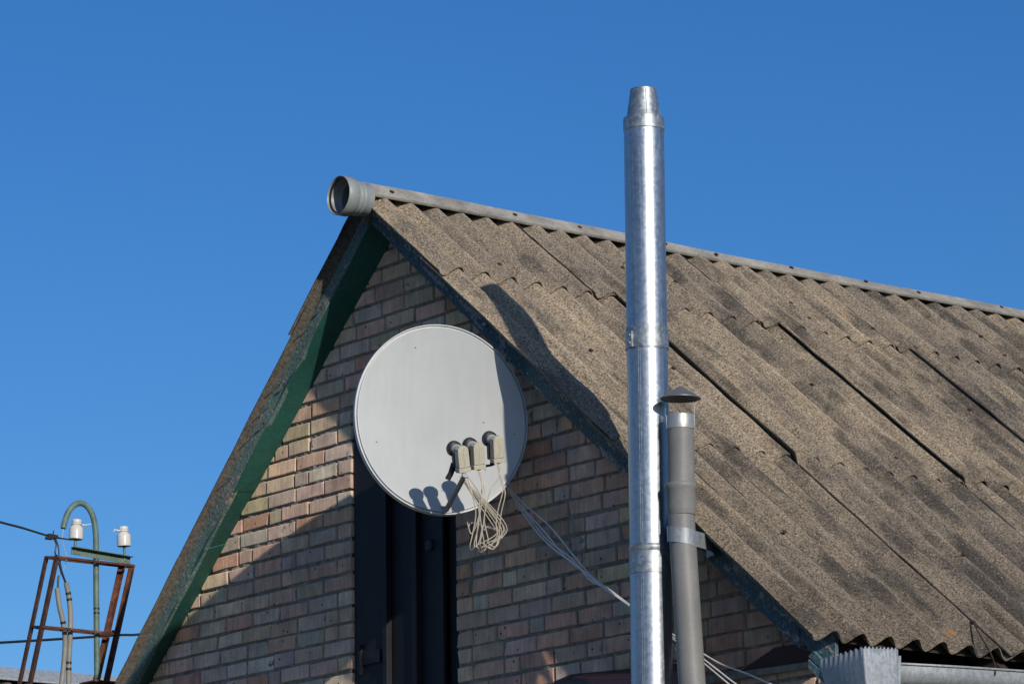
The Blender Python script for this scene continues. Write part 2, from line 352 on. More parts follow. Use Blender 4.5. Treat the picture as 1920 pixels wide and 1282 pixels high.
for ri, z0 in enumerate(rows):
    spans = [(WX0, DX0), (DX1, WX1)] if z0 < DTOP - .02 else [(WX0, WX1)]
    for (xa, xb) in spans:
        fromright = xb == DX0
        x = 0.0; L = xb - xa; items = []
        first = True
        phase = (HL + JX) if (ri % 2) else 0.0
        while x < L:
            w = BL * random.uniform(.965, 1.03)
            if first and ri % 2: w = HL
            elif random.random() < .13: w = HL * random.uniform(.85, 1.0)
            elif random.random() < .05: w = BL * .74
            items.append((x, min(x + w, L))); x += w + JX * random.uniform(.75, 1.25); first = False
        for (a, b_) in items:
            if b_ - a < .03: continue
            X0, X1 = (xb - b_, xb - a) if fromright else (xa + a, xa + b_)
            zz = z0 + random.uniform(-.002, .002) + .004 * math.sin(X0 * 1.1 + ri * .7); h = BH + random.uniform(-.0015, .002)
            j = lambda s=.0016: random.uniform(-s, s)
            poly = [(X0 + j(), zz + j()), ((X0 + X1) / 2, zz + j()), (X1 + j(), zz + j()), (X1 + j(), zz + h + j()), ((X0 + X1) / 2, zz + h + j()), (X0 + j(), zz + h + j())]
            if random.random() < .12:                       # a chipped corner
                cx = random.choice((0, 2, 3, 5)); p = poly[cx]; poly[cx] = (p[0] + (.012 if cx in (0, 5) else -.012), p[1] + (.004 if cx < 3 else -.004))
            poly = clip(poly, (-.889, 1), 2.177 + .01); poly = clip(poly, (.83, 1), 1.395 + .05) if len(poly) > 2 else poly
            if len(poly) < 3: continue
            area = abs(sum(poly[i][0] * poly[(i + 1) % len(poly)][1] - poly[(i + 1) % len(poly)][0] * poly[i][1] for i in range(len(poly)))) / 2
            if area < 4e-4: continue
            cx = sum(p[0] for p in poly) / len(poly); cz = sum(p[1] for p in poly) / len(poly)
            fy = random.gauss(0, .0016); tx = random.gauss(0, .008); tz = random.gauss(0, .012)
            def fp(p, inset, dy):
                dx, dz = p[0] - cx, p[1] - cz; d = math.hypot(dx, dz) + 1e-6
                px, pz = p[0] - math.copysign(min(inset, abs(dx)), dx), p[1] - math.copysign(min(inset, abs(dz)), dz)
                return (px, fy + dy + tx * dx + tz * dz, pz)
            n = len(poly); b0 = len(verts)
            verts += [fp(p, .0035, 0) for p in poly] + [fp(p, .0012, .0014) for p in poly] + [fp(p, 0, .005) for p in poly] + [(p[0], .04, p[1]) for p in poly]
            faces.append(tuple(b0 + i for i in range(n)))
            for q in range(3): faces += [(b0 + q * n + i, b0 + q * n + (i + 1) % n, b0 + (q + 1) * n + (i + 1) % n, b0 + (q + 1) * n + i) for i in range(n)]
            c = (np.array(PAL[rng.choice(len(PAL), p=PW)][0]) * .72 + np.array((.42, .325, .255)) * .28) * random.uniform(.86, 1.14)
            c = c * (1 + rng.normal(0, .03, 3)) * np.array([1.60, 1.50, 1.40])
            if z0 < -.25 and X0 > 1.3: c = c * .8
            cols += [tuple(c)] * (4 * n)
nb = len(faces)
# mortar bed: a fine lumpy sheet set back behind the brick faces
def vnoise(nx, nz, cell):
    gx, gz = int(nx / cell) + 3, int(nz / cell) + 3; r = rng.random((gx, gz))
    X, Z = np.arange(nx) / cell, np.arange(nz) / cell; xi, zi = X.astype(int), Z.astype(int); fx, fz = X - xi, Z - zi
    fx = fx * fx * (3 - 2 * fx); fz = fz * fz * (3 - 2 * fz)
    A = r[np.ix_(xi, zi)]; B = r[np.ix_(xi + 1, zi)]; C_ = r[np.ix_(xi, zi + 1)]; D = r[np.ix_(xi + 1, zi + 1)]
    return (A * (1 - fx)[:, None] + B * fx[:, None]) * (1 - fz)[None, :] + (C_ * (1 - fx)[:, None] + D * fx[:, None]) * fz[None, :]
st = .0105
nx, nz = int((WX1 - WX0) / st), int((2.02 - ZB) / st)
hgt = .0082 - (.013 * (vnoise(nx, nz, 1.6) - .5) + .007 * (vnoise(nx, nz, 4) - .5) + .006 * (vnoise(nx, nz, 22) - .5))
blob = vnoise(nx, nz, 1.3) * vnoise(nx, nz, 6); hgt -= .004 * (vnoise(nx, nz, 9) - .5)
hgt = np.maximum(hgt, .0012 + .002 * vnoise(nx, nz, 1.2))
b0 = len(verts); idx = -np.ones((nx, nz), int)
xs = WX0 + np.arange(nx) * st; zs = ZB + np.arange(nz) * st
ok = (zs[None, :] <= np.minimum(.889 * xs + 2.19, -.83 * xs + 1.45)[:, None]) & ~((xs[:, None] > DX0 + .004) & (xs[:, None] < DX1 - .004) & (zs[None, :] < DTOP))
ii, jj = np.nonzero(ok); idx[ii, jj] = b0 + np.arange(len(ii))
verts += list(zip(xs[ii].tolist(), hgt[ii, jj].tolist(), zs[jj].tolist())); cols += [(.3, .28, .25)] * len(ii)
q = np.stack([idx[:-1, :-1], idx[1:, :-1], idx[1:, 1:], idx[:-1, 1:]], -1).reshape(-1, 4); q = q[(q >= 0).all(1)]
faces += [tuple(r) for r in q.tolist()]
me = bpy.data.meshes.new('gable_wall'); me.from_pydata(verts, [], faces); me.materials.append(BRICK); me.materials.append(MORTAR)
mi = np.zeros(len(faces), np.int32); mi[nb:] = 1; me.polygons.foreach_set('material_index', mi)
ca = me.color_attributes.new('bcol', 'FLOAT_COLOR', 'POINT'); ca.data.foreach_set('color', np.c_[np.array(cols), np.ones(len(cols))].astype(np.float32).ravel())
sm = np.zeros(len(faces), bool); sm[nb:] = True; me.polygons.foreach_set('use_smooth', sm); me.update()
gw = bpy.data.objects.new('gable_wall', me); COL.objects.link(gw); put(gw, house)

# masonry core behind the facing, side and back walls
core = MB()
def core_piece(poly, y0, y1): core.prism([(p[0], y0, p[1]) for p in poly], (0, y1 - y0, 0))
Y0, Y1 = .035, .25
core_piece([(WX0, GZ), (DX0, GZ), (DX0, SL(DX0) - .01), (WX0, SL(WX0) - .01)], Y0, Y1)
core_piece([(DX1, GZ), (WX1, GZ), (WX1, SR(WX1) - .01), (DX1, SR(DX1) - .01)], Y0, Y1)
core_piece([(DX0 + .001, DTOP + .005), (DX1 - .001, DTOP + .005), (DX1 - .001, SR(DX1) - .012), (-.488, 1.79), (DX0 + .001, SL(DX0) - .012)], Y0, Y1)
core_piece([(DX0 + .001, GZ), (DX1 - .001, GZ), (DX1 - .001, -1.25), (DX0 + .001, -1.25)], Y0, Y1)
core.build('wall_core', RENDER_, house, smooth=False)
sw = MB(); sw.box(((WX0 + .125), HD / 2 + .25, (GZ + SL(WX0)) / 2 - .05), (.25, HD - .01, SL(WX0) - GZ - .1)); sw.build('side_wall', RENDER_, house, smooth=False)
sw = MB(); sw.box(((WX1 - .125), HD / 2 + .25, (GZ + SR(WX1)) / 2 - .18), (.25, HD - .01, SR(WX1) - GZ - .36)); sw.build('side_wall', RENDER_, house, smooth=False)
bw = MB(); bw.prism([(WX0, HD + .26, GZ), (WX1, HD + .26, GZ), (WX1, HD + .26, SR(WX1) - .05), (-.488, HD + .26, 1.76), (WX0, HD + .26, SL(WX0) - .05)], (0, .24, 0)); bw.build('back_wall', RENDER_, house, smooth=False)
lf = MB(); lf.prism([(WX0 + .26, .3, ZB), (WX1 - .26, .3, ZB), (-.488, .3, 1.70)], (0, .02, 0)); lf.build('attic_partition', BLACKW, house, smooth=False)
# course of plain brickwork below the part in view
lw = MB(); lw.box(((WX0 + DX0) / 2, .017, (GZ + ZB) / 2), (DX0 - WX0, .03, ZB - GZ)); lw.box(((DX1 + WX1) / 2, .017, (GZ + ZB) / 2), (WX1 - DX1, .03, ZB - GZ)); lw.build('lower_wall', RENDER_, house, smooth=False)

# --- roof sheets.  slope frames: origin on the crest plane, d down the slope, n outward
RX, RZ = -.449, 1.989
def frame(sgn):
    if sgn > 0: d = Vector((1, 0, -.816)).normalized()
    else: d = Vector((-1, 0, -.971)).normalized()
    n = Vector((-d.z * (1 if sgn > 0 else -1), 0, abs(d.x)));  n = Vector((abs(d.z) * sgn, 0, abs(d.x)))
    return Vector((RX, 0, RZ)), d, n
PITCH, AMP = .15, .0265
def sheet(sgn, u0, u1, y0, y1, yc, lift_lo, lift_hi, lift_front, rise_front, parent, nwseg=14):
    """corrugated sheet between distances u0,u1 below the ridge and y0,y1; the front edge may ride on its neighbour"""
    o, d, n = frame(sgn); mb = MB(); NU = 10
    ny = max(8, int((y1 - y0) / PITCH * nwseg)); sag = [random.uniform(-.003, .003) for _ in range(NU + 1)]
    jag = np.cumsum(rng.normal(0, .0008, ny + 1)); jag -= np.linspace(jag[0], jag[-1], ny + 1)
    top = []; bot = []; uvs = []
    for i in range(NU + 1):
        f = i / NU; u = u0 + (u1 - u0) * f; rt = []; rb = []
        for j in range(ny + 1):
            y = y0 + (y1 - y0) * j / ny
            h = -AMP + AMP * math.cos(2 * PI * (y - yc) / PITCH) + lift_hi + (lift_lo - lift_hi) * f + sag[i]
            h += lift_front * max(0, 1 - (y - y0) / .5) + rise_front * max(0, 1 - (y - y0) / .09)
            uu = u + (float(jag[j]) if i in (0, NU) else 0)
            p = o + d * uu + n * h; rt.append((p.x, y, p.z)); p2 = p - n * .0062; rb.append((p2.x, y, p2.z))
        top.append(rt); bot.append(rb)
    mb.grid(top); nt = len(mb.f); nv = len(mb.v)
    mb.grid([r[::-1] for r in bot]); nbot = len(mb.f)
    m1 = ny + 1
    T = lambda i, j: i * m1 + j
    B = lambda i, j: nv + i * m1 + (ny - j)
    for j in range(ny): mb.f += [(T(NU, j), T(NU, j + 1), B(NU, j + 1), B(NU, j)), (T(0, j + 1), T(0, j), B(0, j), B(0, j + 1))]
    for i in range(NU): mb.f += [(T(i, 0), T(i + 1, 0), B(i + 1, 0), B(i, 0)), (T(i + 1, ny), T(i, ny), B(i, ny), B(i + 1, ny))]
    me = bpy.data.meshes.new('roof_sheet'); me.from_pydata(mb.v, [], mb.f); me.update()
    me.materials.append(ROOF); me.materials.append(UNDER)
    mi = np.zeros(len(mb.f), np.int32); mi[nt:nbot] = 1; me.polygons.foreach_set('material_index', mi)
    uvl = me.uv_layers.new(name='slope'); r0, r1 = random.uniform(-.6, .6), random.uniform(-.5, .5)
    vu = np.array([((Vector(p) - o).dot(d) + r0 * .0, p[1] + r1 * .0) for p in mb.v]); li = np.zeros(len(me.loops), np.int32); me.loops.foreach_get('vertex_index', li)
    if sgn < 0: vu = vu + np.array([11.3, 5.1])
    uvl.data.foreach_set('uv', (vu + np.array([0, 0]))[li].astype(np.float32).ravel())
    bm = bmesh.new(); bm.from_mesh(me); bmesh.ops.recalc_face_normals(bm, faces=bm.faces); bm.to_mesh(me); bm.free()
    me.shade_smooth(); me.set_sharp_from_angle(angle=math.radians(50))
    ob = bpy.data.objects.new('roof_sheet', me); COL.objects.link(ob); put(ob, parent); return ob

nailm = MB(); nailm.lathe([(.0, -.02), (.0045, -.02), (.0045, .004), (.012, .004), (.011, .008), (.0, .010)], (0, 0, 0), (0, 0, 1), 10, False)
nail0 = None
def roof_nail(sgn, u, y, yc, parent):
    global nail0
    o, d, n = frame(sgn); yk = yc + round((y - yc) / PITCH) * PITCH; p = o + d * u + n * .006
    if nail0 is None:
        nail0 = nailm.build('roof_nail', NAILD); ob = nail0
    else:
        ob = nail0.copy(); COL.objects.link(ob)
    ob.location = (p.x, yk, p.z); ob.rotation_euler = n.to_track_quat('Z', 'Y').to_euler()
    ob.location = ob.location; put2(ob, parent)
def put2(o, parent):
    t = Vector((0, 0, 0)); p = parent
    while p is not None: t += p.location; p = p.parent
    o.parent = parent; o.location = Vector(o.location) - t

UA = .203                                            # from the ridge line to the level marked 0 in the survey
rowsR = [(.13, .72 + UA), (.55 + UA, 2.24 + UA), (2.06 + UA, 3.82 + UA)]
JR = [[-.28, .62, 1.675, 2.575, 3.475, 4.375, 5.275, 6.175], [-.28, .735, 1.765, 2.655, 3.54, 4.44, 5.34, 6.24], [-.28, .80, 1.84, 2.72, 3.61, 4.51, 5.41, 6.31]]
YC = -.175
for r, (u0, u1) in enumerate(rowsR):
    for s in range(8):
        y0 = JR[r][s]; y1 = (JR[r][s + 1] + .12) if s < 7 else HD + .75
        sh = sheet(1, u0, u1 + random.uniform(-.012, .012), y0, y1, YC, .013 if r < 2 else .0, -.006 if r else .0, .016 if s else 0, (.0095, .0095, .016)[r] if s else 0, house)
        if s < 5:
            for un in ((u0 + u1) / 2 + .05, u1 - .13):
                for yn in (y0 + .33, y0 + .78):
                    if random.random() < .8 and not (s == 0 and yn - y0 > .5 and r == 0): roof_nail(1, un + random.uniform(-.05, .05), yn, YC, sh)
YCL = -.165
rowsL = [(.10, .90), (.72, 2.42), (2.25, 3.55)]
for r, (u0, u1) in enumerate(rowsL):
    for s in range(7):
        y0 = -.180 + s * 1.05 + (0, .012, -.004)[r] * (s == 0); y1 = y0 + 1.17 if s < 6 else HD + .75
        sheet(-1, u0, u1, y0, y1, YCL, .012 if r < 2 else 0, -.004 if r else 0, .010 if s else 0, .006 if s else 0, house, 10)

# --- ridge capping: folded strip with a rolled crown
o_, dR, nR = frame(1); o_, dL, nL = frame(-1)
rc = MB(); ys = np.linspace(-.285, HD + .7, 60)
def cap_sec(y):
    w = .003 * math.sin(y * 2.1) + .002 * math.sin(y * 5.3 + 1)
    uc = .062 + .030 * min(max(y + .3, 0), 4) / 2.0 - .012 * max(y - 2.2, 0)          # the crown sags a little along the ridge
    R_ = Vector((RX, y, RZ)); cr = R_ + dR * uc + nR * (.014 + w)
    return [cr + dL * (.045 if y < -.2 else .20) - nL * (.03 if y < -.2 else .035), cr + dL * .03 - nL * .004, cr + dL * .012 + Vector((0, 0, .001)), cr + dR * .012 + nR * .001, cr + dR * (.045) + nR * .002, R_ + dR * (.192 + w) + nR * (.012 + w), R_ + dR * (.196 + w) + nR * (.0 + w)]
rc.grid([cap_sec(float(y)) for y in ys])
ridge = rc.build('ridge_cap', RIDGE, house, ang=40, solid=.003)
for yn in (-.12, .62, 1.02, 1.57, 1.9, 2.42, 2.95, 3.32, 3.95, 4.5):
    p = Vector((RX, yn, RZ)) + dR * (.155 + random.uniform(-.02, .025)) + nR * .016
    nb_ = nail0.copy(); COL.objects.link(nb_); nb_.name = 'ridge_nail'; nb_.location = p; nb_.rotation_euler = nR.to_track_quat('Z', 'Y').to_euler(); put2(nb_, ridge)

# --- verge boards and soffit boards
YB = -.13
def quadline(f, x): return (x, f(x))
bl = MB(); LB0 = lambda x: .957 * x + 2.263; LB1 = lambda x: .935 * x + 2.340
n_ = 40; xsL = np.linspace(-2.96, -.4865, n_)
a = []; b_ = []; c_ = []; d_ = []
for x in xsL:
    wv = .004 * math.sin(x * 7.3) + .003 * math.sin(x * 17.1 + 2) + .002 * math.sin(x * 31)
    a.append((x, YB + .002 * math.sin(x * 9), LB0(x) + wv)); b_.append((x, YB - .003 + .002 * math.sin(x * 5), LB1(x))); c_.append((x, YB + .024, LB1(x))); d_.append((x, YB + .024, LB0(x) + wv))
bl._rings([list(r) for r in zip(a, b_, c_, d_)], True)
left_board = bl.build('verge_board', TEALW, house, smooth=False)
left_board['label'] = 'weathered flaking green verge board on the left slope'
sl = MB()
segs = [(-2.96, -1.905), (-1.90, -1.652), (-1.648, -.4865)]
for i, (xa, xb) in enumerate(segs):
    xx = np.linspace(xa, xb, 14); ra = []
    for x in xx:
        dz = (.0, .004, .0)[i]
        ra.append([(x, YB + .001, LB0(x) - .002 + dz - .004 * math.sin(x * 6)), (x, .004, SL(x) - .006 + dz), (x, .004, SL(x) + .02 + dz), (x, YB + .001, LB0(x) + .022 + dz)])
    sl._rings(ra, True)
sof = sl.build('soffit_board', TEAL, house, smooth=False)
sof['label'] = 'smooth green underside board of the left slope'
br = MB(); RB0 = lambda x: -.83 * x + 1.395; RB1 = lambda x: -.816 * x + 1.572
xsR = np.concatenate([np.linspace(-.4855, 2.40, 40)]); ra = []
for x in xsR:
    wv = .004 * math.sin(x * 6.1) + .003 * math.sin(x * 13.7) + .0025 * math.sin(x * 29)
    ra.append([(x, YB + .002 * math.sin(x * 8), RB0(x) + wv), (x, YB - .002, RB1(x)), (x, YB + .024, RB1(x)), (x, YB + .024, RB0(x) + wv)])
br._rings(ra, True)
right_board = br.build('verge_board', TEALR, house, smooth=False)
br2 = MB()
br2._rings([[(x, YB + .004, RB0(x) + .045), (x, YB + .004, RB1(x) - .004), (x, YB + .020, RB1(x) - .004), (x, YB + .020, RB0(x) + .045)] for x in (2.4005, 2.50, 2.60)], True)
br2.hexa([(2.47, -.15, -.63), (2.60, -.15, -.735), (2.60, -.15, -.70), (2.50, -.15, -.612)], [(2.47, -.135, -.63), (2.60, -.135, -.735), (2.60, -.135, -.70), (2.50, -.135, -.612)])
br2.hexa([(2.47, -.155, -.675), (2.585, -.155, -.765), (2.60, -.155, -.742), (2.475, -.155, -.643)], [(2.47, -.128, -.675), (2.585, -.128, -.765), (2.60, -.128, -.742), (2.475, -.128, -.643)])
br2.build('rafter_tail', TEALR, house, smooth=False)
sr = MB(); sr._rings([[(x, YB + .025, RB0(x) + .004), (x, .004, RB0(x) - .0), (x, .004, RB0(x) + .03), (x, YB + .025, RB0(x) + .03)] for x in np.linspace(-.4855, 2.40, 20)], True)
sr.build('soffit_board', TEALR, house, smooth=False)
# dark packing under the sheets so that no daylight leaks between boards and roof
pk = MB()
pk.hexa([(-2.9, -.09, LB1(-2.9) - .05), (-.50, -.09, LB1(-.50) - .05), (-.50, -.09, LB1(-.50) + .008), (-2.9, -.09, LB1(-2.9) + .008)], [(-2.9, HD, LB1(-2.9) - .05), (-.50, HD, LB1(-.50) - .05), (-.50, HD, LB1(-.50) + .008), (-2.9, HD, LB1(-2.9) + .008)])
pk.hexa([(-.48, -.09, RB1(-.48) - .05), (2.58, -.09, RB1(2.58) - .05), (2.58, -.09, RB1(2.58) - .008), (-.48, -.09, RB1(-.48) - .008)], [(-.48, HD, RB1(-.48) - .05), (2.58, HD, RB1(2.58) - .05), (2.58, HD, RB1(2.58) - .008), (-.48, HD, RB1(-.48) - .008)])
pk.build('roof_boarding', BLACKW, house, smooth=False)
for k_, yy in enumerate(np.arange(.16, HD, .62)):
    rf = MB(); zt = RB1(2.45) - .052
    rf.hexa([(2.30, yy, RB1(2.30) - .16), (2.62, yy, RB1(2.62) - .13), (2.62, yy, RB1(2.62) - .06), (2.30, yy, RB1(2.30) - .06)], [(2.30, yy + .045, RB1(2.30) - .16), (2.62, yy + .045, RB1(2.62) - .13), (2.62, yy + .045, RB1(2.62) - .06), (2.30, yy + .045, RB1(2.30) - .06)])
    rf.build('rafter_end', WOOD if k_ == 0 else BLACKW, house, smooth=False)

# nails sticking out of the left verge board
for (x, f) in ((-1.00, .75), (-1.22, .6), (-1.33, .62), (-1.46, .66), (-1.66, .7), (-.88, .35), (-1.19, .12), (-1.36, .1)):
    z = LB0(x) + (LB1(x) - LB0(x)) * f; nn = MB(); dv = Vector((.55 + random.uniform(-.1, .1), -.8, random.uniform(-.12, .15))).normalized()
    p = Vector((x, YB - .002, z)); ln = .062 if f > .5 else .022
    nn.tube([p, p + dv * ln * .6, p + dv * ln + Vector((.004, 0, -.004))], .0019, 6)
    if f < .5: nn.lathe([(.0, 0), (.007, 0), (.007, .003), (0, .003)], p + dv * ln, dv, 8, False)
    nn.build('bent_nail', NAIL if f > .5 else NAILD, left_board)
p = Vector((.40, YB - .002, RB0(.40) + .055)); nn = MB(); nn.tube([p, p + Vector((.03, -.035, .0))], .003, 6); nn.lathe([(.0, 0), (.008, 0), (.008, .003), (0, .003)], p + Vector((.03, -.035, 0)), (.65, -.75, 0), 8, False); nn.build('bent_nail', NAIL, right_board)

# tarry drips under the left soffit at the top
# --- attic door
adoor = MB(); adoor.box(((DX0 + DX1) / 2, .135, (-1.25 + DTOP) / 2), (DX1 - DX0 - .002, .02, DTOP + 1.25))
ad = adoor.build('attic_door', NAVY, house, smooth=False)
ad['label'] = 'black boarded attic door behind the satellite dish'
for (x0, x1, y0, y1) in ((-.828, -.588, .012, .030), (-.582, -.548, -.006, .026), (-.556, -.378, .030, .050), (-.374, -.336, .010, .046), (-.334, -.170, .040, .060), (-.166, -.022, .075, .12)):
    bd = MB(); bd.box(((x0 + x1) / 2, (y0 + y1) / 2, (-1.248 + DTOP - .01) / 2), (x1 - x0, y1 - y0, DTOP - .01 + 1.248))
    bd.build('door_board', NAVY, ad, smooth=False, bevel=.003)
dk = MB(); dk.lathe([(0, 0), (.028, 0), (.028, .012), (.022, .018), (0, .019)], (-.262, .04, .233), (0, -1, 0), 20, False)
dk.build('door_knob', mat_plain('teal disc', (.014, .045, .048), .7), ad)
lt = MB(); lt.box((-.70, .006, -.235), (.17, .008, .062)); lt.box((-.765, .0, -.24), (.014, .02, .14)); lt.build('door_latch', NAVY, ad, smooth=False)

# purple red flashing over a low window, and the ledge with its dark red board
wf = MB(); wf.hexa([(.80, -.10, -.545), (1.62, -.10, -.60), (1.62, -.10, -.585), (.80, -.10, -.53)], [(.80, .004, -.505), (1.62, .004, -.555), (1.62, .004, -.535), (.80, .004, -.49)])
wf.hexa([(.80, -.101, -.60), (1.62, -.101, -.66), (1.62, -.101, -.601), (.80, -.101, -.546)], [(.80, -.088, -.60), (1.62, -.088, -.66), (1.62, -.088, -.601), (.80, -.088, -.546)])
wf.build('window_flashing', REDP, house, smooth=False)
lg = MB(); lg.hexa([(1.66, -.028, -.640), (2.43, -.028, -.650), (2.43, -.028, -.628), (1.66, -.028, -.612)], [(1.66, .002, -.640), (2.43, .002, -.650), (2.43, .002, -.620), (1.66, .002, -.604)])
lg.build('brick_ledge', MORTAR, house, smooth=False)
rb = MB(); rb.prism([(1.90, -.010, -.612), (2.43, -.010, -.622), (2.43, -.010, -.545), (2.12, -.010, -.540)], (0, .008, 0)); rb.build('red_board', DRED, house, smooth=False)

# ------------------------------------------------------------------ grey pvc pipe stub closing the ridge
t = thing('pipe_stub', 'bleached grey plastic pipe socket capping the ridge end', 'pipe', (-.31, -.36, 1.845))
mb = MB(); mb.lathe([(.090, 0), (.0935, .003), (.0935, .056), (.088, .062), (.0805, .070), (.0805, .078), (.083, .082), (.083, .090), (.0795, .094), (.0795, .100), (.082, .104), (.082, .112), (.078, .118), (.078, .155), (.072, .155), (.072, .070), (.084, .060), (.0875, .004), (.090, 0)], (-.325, -.43, 1.848), (0, 1, 0), 56, False)
mb.build('pipe_socket', PVCW, t, ang=50)
mb = MB(); mb.lathe([(0, .13), (.0725, .13), (.0725, .14), (0, .14)], (-.325, -.43, 1.848), (0, 1, 0), 40, False); mb.build('pipe_plug', BLACKP, t)
mb = MB(); mb.lathe([(.079, .008), (.0865, .008), (.0865, .016), (.079, .016), (.079, .008)], (-.325, -.43, 1.848), (0, 1, 0), 48, False); mb.build('rubber_seal', BLACKP, t)

# ------------------------------------------------------------------ steel flue
FY = -.393
def fx(z): return 1.803 + .0135 * (z + .4) if z > -.4 else 1.803
fa = Vector((.0135, 0, 1)).normalized(); FO = Vector((fx(0), FY, 0))
t = thing('steel_flue', 'tall shiny galvanised steel flue with a narrow conical tip', 'chimney', (1.803, FY, GZ))
def sec(name, prof, mat, parent=t, n=64): mb = MB(); mb.lathe(prof, FO, fa, n, False); return mb.build(name, mat, parent, ang=20)
ZB_ = GZ
lower = sec('flue_pipe', [(.0, ZB_), (.0855, ZB_), (.0855, -.227), (.0855, -.222), (.083, -.220), (.083, -.12)], ZINC)
sec('joint_collar', [(.0845, -.235), (.0872, -.232), (.0872, -.150), (.0850, -.142), (.0885, -.132), (.0885, -.122), (.0848, -.114)], ZINCB)
mid = sec('flue_pipe', [(.0835, -.15), (.0848, -.148), (.0848, -.143), (.0848, .707), (.0848, .712), (.083, .715)], ZINC)
up = sec('flue_pipe', [(.0832, .72), (.0843, .722), (.0843, .726), (.0843, 1.650), (.0843, 1.655), (.082, 1.660)], ZINC)
sec('joint_collar', [(.0846, .795), (.0868, .800), (.0868, .785), (.0878, .782), (.0878, .712), (.0868, .708), (.0868, .700), (.0846, .698)], ZINCB)
cb = MB()                                            # clamp band with its latch
cb.lathe([(.0882, .705), (.0898, .705), (.0898, .772), (.0882, .772), (.0882, .705)], FO, fa, 64, False)
band = cb.build('clamp_band', ZINCB, t)
cl = MB(); va = Vector((.16, -.987, 0)).normalized(); 
vs_ = Vector((-va.y, va.x, 0))
for (off, w, hz, hh, dp) in ((-.012, .026, .738, .068, .010),):
    q = FO + fa * hz + va * .092 + vs_ * off; Mx = Matrix((va, vs_, Vector((0, 0, 1)))).transposed(); cl.box(q, (dp, w, hh), Mx)
for hz in (.755, .722): cl.lathe([(0, 0), (.006, 0), (.006, .006), (0, .007)], FO + fa * hz + va * .096 + vs_ * -.012, va, 10, False)
cl.build('band_latch', ZINCB, band, bevel=.0015)
sec('tip_collar', [(.0848, 1.640), (.0868, 1.643), (.0868, 1.688), (.0855, 1.696), (.074, 1.699)], ZINCB)
tip = sec('flue_tip', [(.0735, 1.697), (.0715, 1.705), (.0555, 1.818), (.0562, 1.822), (.0545, 1.823), (.0535, 1.818), (.069, 1.70)], ZINCB)
ts = MB(); sv = (Rv * .14 - Fv * .99); sv = Vector((sv.x, sv.y, 0)).normalized()
ts.hexa(*[[FO + fa * 1.702 + sv * (.0712 + e) + Vector((-sv.y, sv.x, 0)) * w1 for (e, w1) in ((0, -.0015), (.0022, -.0015), (.0022, .0015), (0, .0015))], [FO + fa * 1.817 + sv * (.0552 + e) + Vector((-sv.y, sv.x, 0)) * w1 for (e, w1) in ((0, -.0015), (.0022, -.0015), (.0022, .0015), (0, .0015))]])
ts.build('tip_seam', SEAM, tip)
for (par, z0, z1, rr) in ((mid, -.11, .697, .0848), (lower, GZ, -.24, .0855)):
    s_ = MB(); sv2 = (-Rv * .42 - Fv * .9); sv2 = Vector((sv2.x, sv2.y, 0)).normalized(); tv = Vector((-sv2.y, sv2.x, 0))
    for off in (-.004, .004):
        s_.hexa(*[[FO + fa * zz + sv2 * (rr - .001 + e) + tv * (off + w1) for (e, w1) in ((0, -.0012), (.0022, -.0012), (.0022, .0012), (0, .0012))] for zz in (z0, z1)])
    s_.build('lock_seam', ZINCB, par)

# ------------------------------------------------------------------ grey vent pipe with hat
VY = -.372
t = thing('vent_pipe', 'leaning grey plastic vent pipe under a small metal rain hat', 'vent pipe', (2.17, VY, GZ))
top_ = Vector((1.990, VY, .40)); kn = Vector((1.985, VY, .085)); bt = Vector((2.20, VY, GZ))
ax1 = (top_ - kn).normalized(); ax2 = (kn - bt).normalized()
mb = MB(); low_path = [Vector((2.233, VY, GZ)), Vector((2.022, VY, -.72)), Vector((1.978, VY, .03))]; mb.tube(low_path, .0548, 40, True); mb.build('pipe_length', PVC, t, ang=50)
mb = MB(); axs = Vector((-.025, 0, 1)).normalized()
mb.lathe([(.0545, -.05), (.0575, -.035), (.0600, -.022), (.0600, .055), (.0640, .060), (.0640, .078), (.0600, .083), (.0535, .083), (.0535, -.05)], Vector((1.984, VY, .037)), axs, 48, False); mb.build('pipe_socket', PVC, t, ang=50)
mb = MB(); mb.lathe([(.0, 0), (.0550, 0), (.0550, .30), (.050, .30), (.050, .02), (.0, .02)], Vector((1.985, VY, .085)), ax1, 48, False); mb.build('pipe_length', PVC, t, ang=50)
mb = MB(); mb.lathe([(.0555, 0), (.0575, 0), (.0580, .002), (.0580, .056), (.0570, .059), (.0550, .057), (.0550, 0)], top_ - ax1 * .058, ax1, 48, False); sb = mb.build('steel_band', STEEL, t)
hat = MB(); hc = top_ + Vector((.006, 0, .068))
hat.lathe([(.0, .055), (.005, .053), (.083, .004), (.0835, .0), (.082, .0015), (.005, .049), (0, .050)], hc, (.02, .0, 1), 56, False); hat.build('rain_hat', HATM, t, ang=45)
for ang, w in ((50, .011), (222, .011)):
    st_ = MB(); a_ = math.radians(ang) ; dv = Vector((math.cos(a_), math.sin(a_), 0)); tv = Vector((-dv.y, dv.x, 0))
    prof = [top_ + dv * .059 - ax1 * .05, top_ + dv * .059 + Vector((0, 0, .035)), top_ + dv * .075 + Vector((0, 0, .070)) + Vector((.004, 0, .0)), ]
    for i in range(2):
        st_.hexa(*[[p + tv * w / 2 * s1 + dv * e for (s1, e) in ((-1, 0), (1, 0), (1, .0015), (-1, .0015))] for p in (prof[i], prof[i + 1])])
    st_.build('hat_strut', STEEL, t, smooth=False)
sp = MB(); lugz = -.085; cc = Vector((1.983, VY, lugz)); pts = []
for k_ in range(28):
    a_ = math.radians(-215 + k_ * 225 / 27); pts.append(Vector((math.cos(a_) * .0585, math.sin(a_) * .0585)))
lead = [Vector((.050, .030)), Vector((.032, .09)), Vector((-.005, .165)), Vector((-.050, .215)), Vector((-.12, .234))]
prof = pts + lead
ra = []
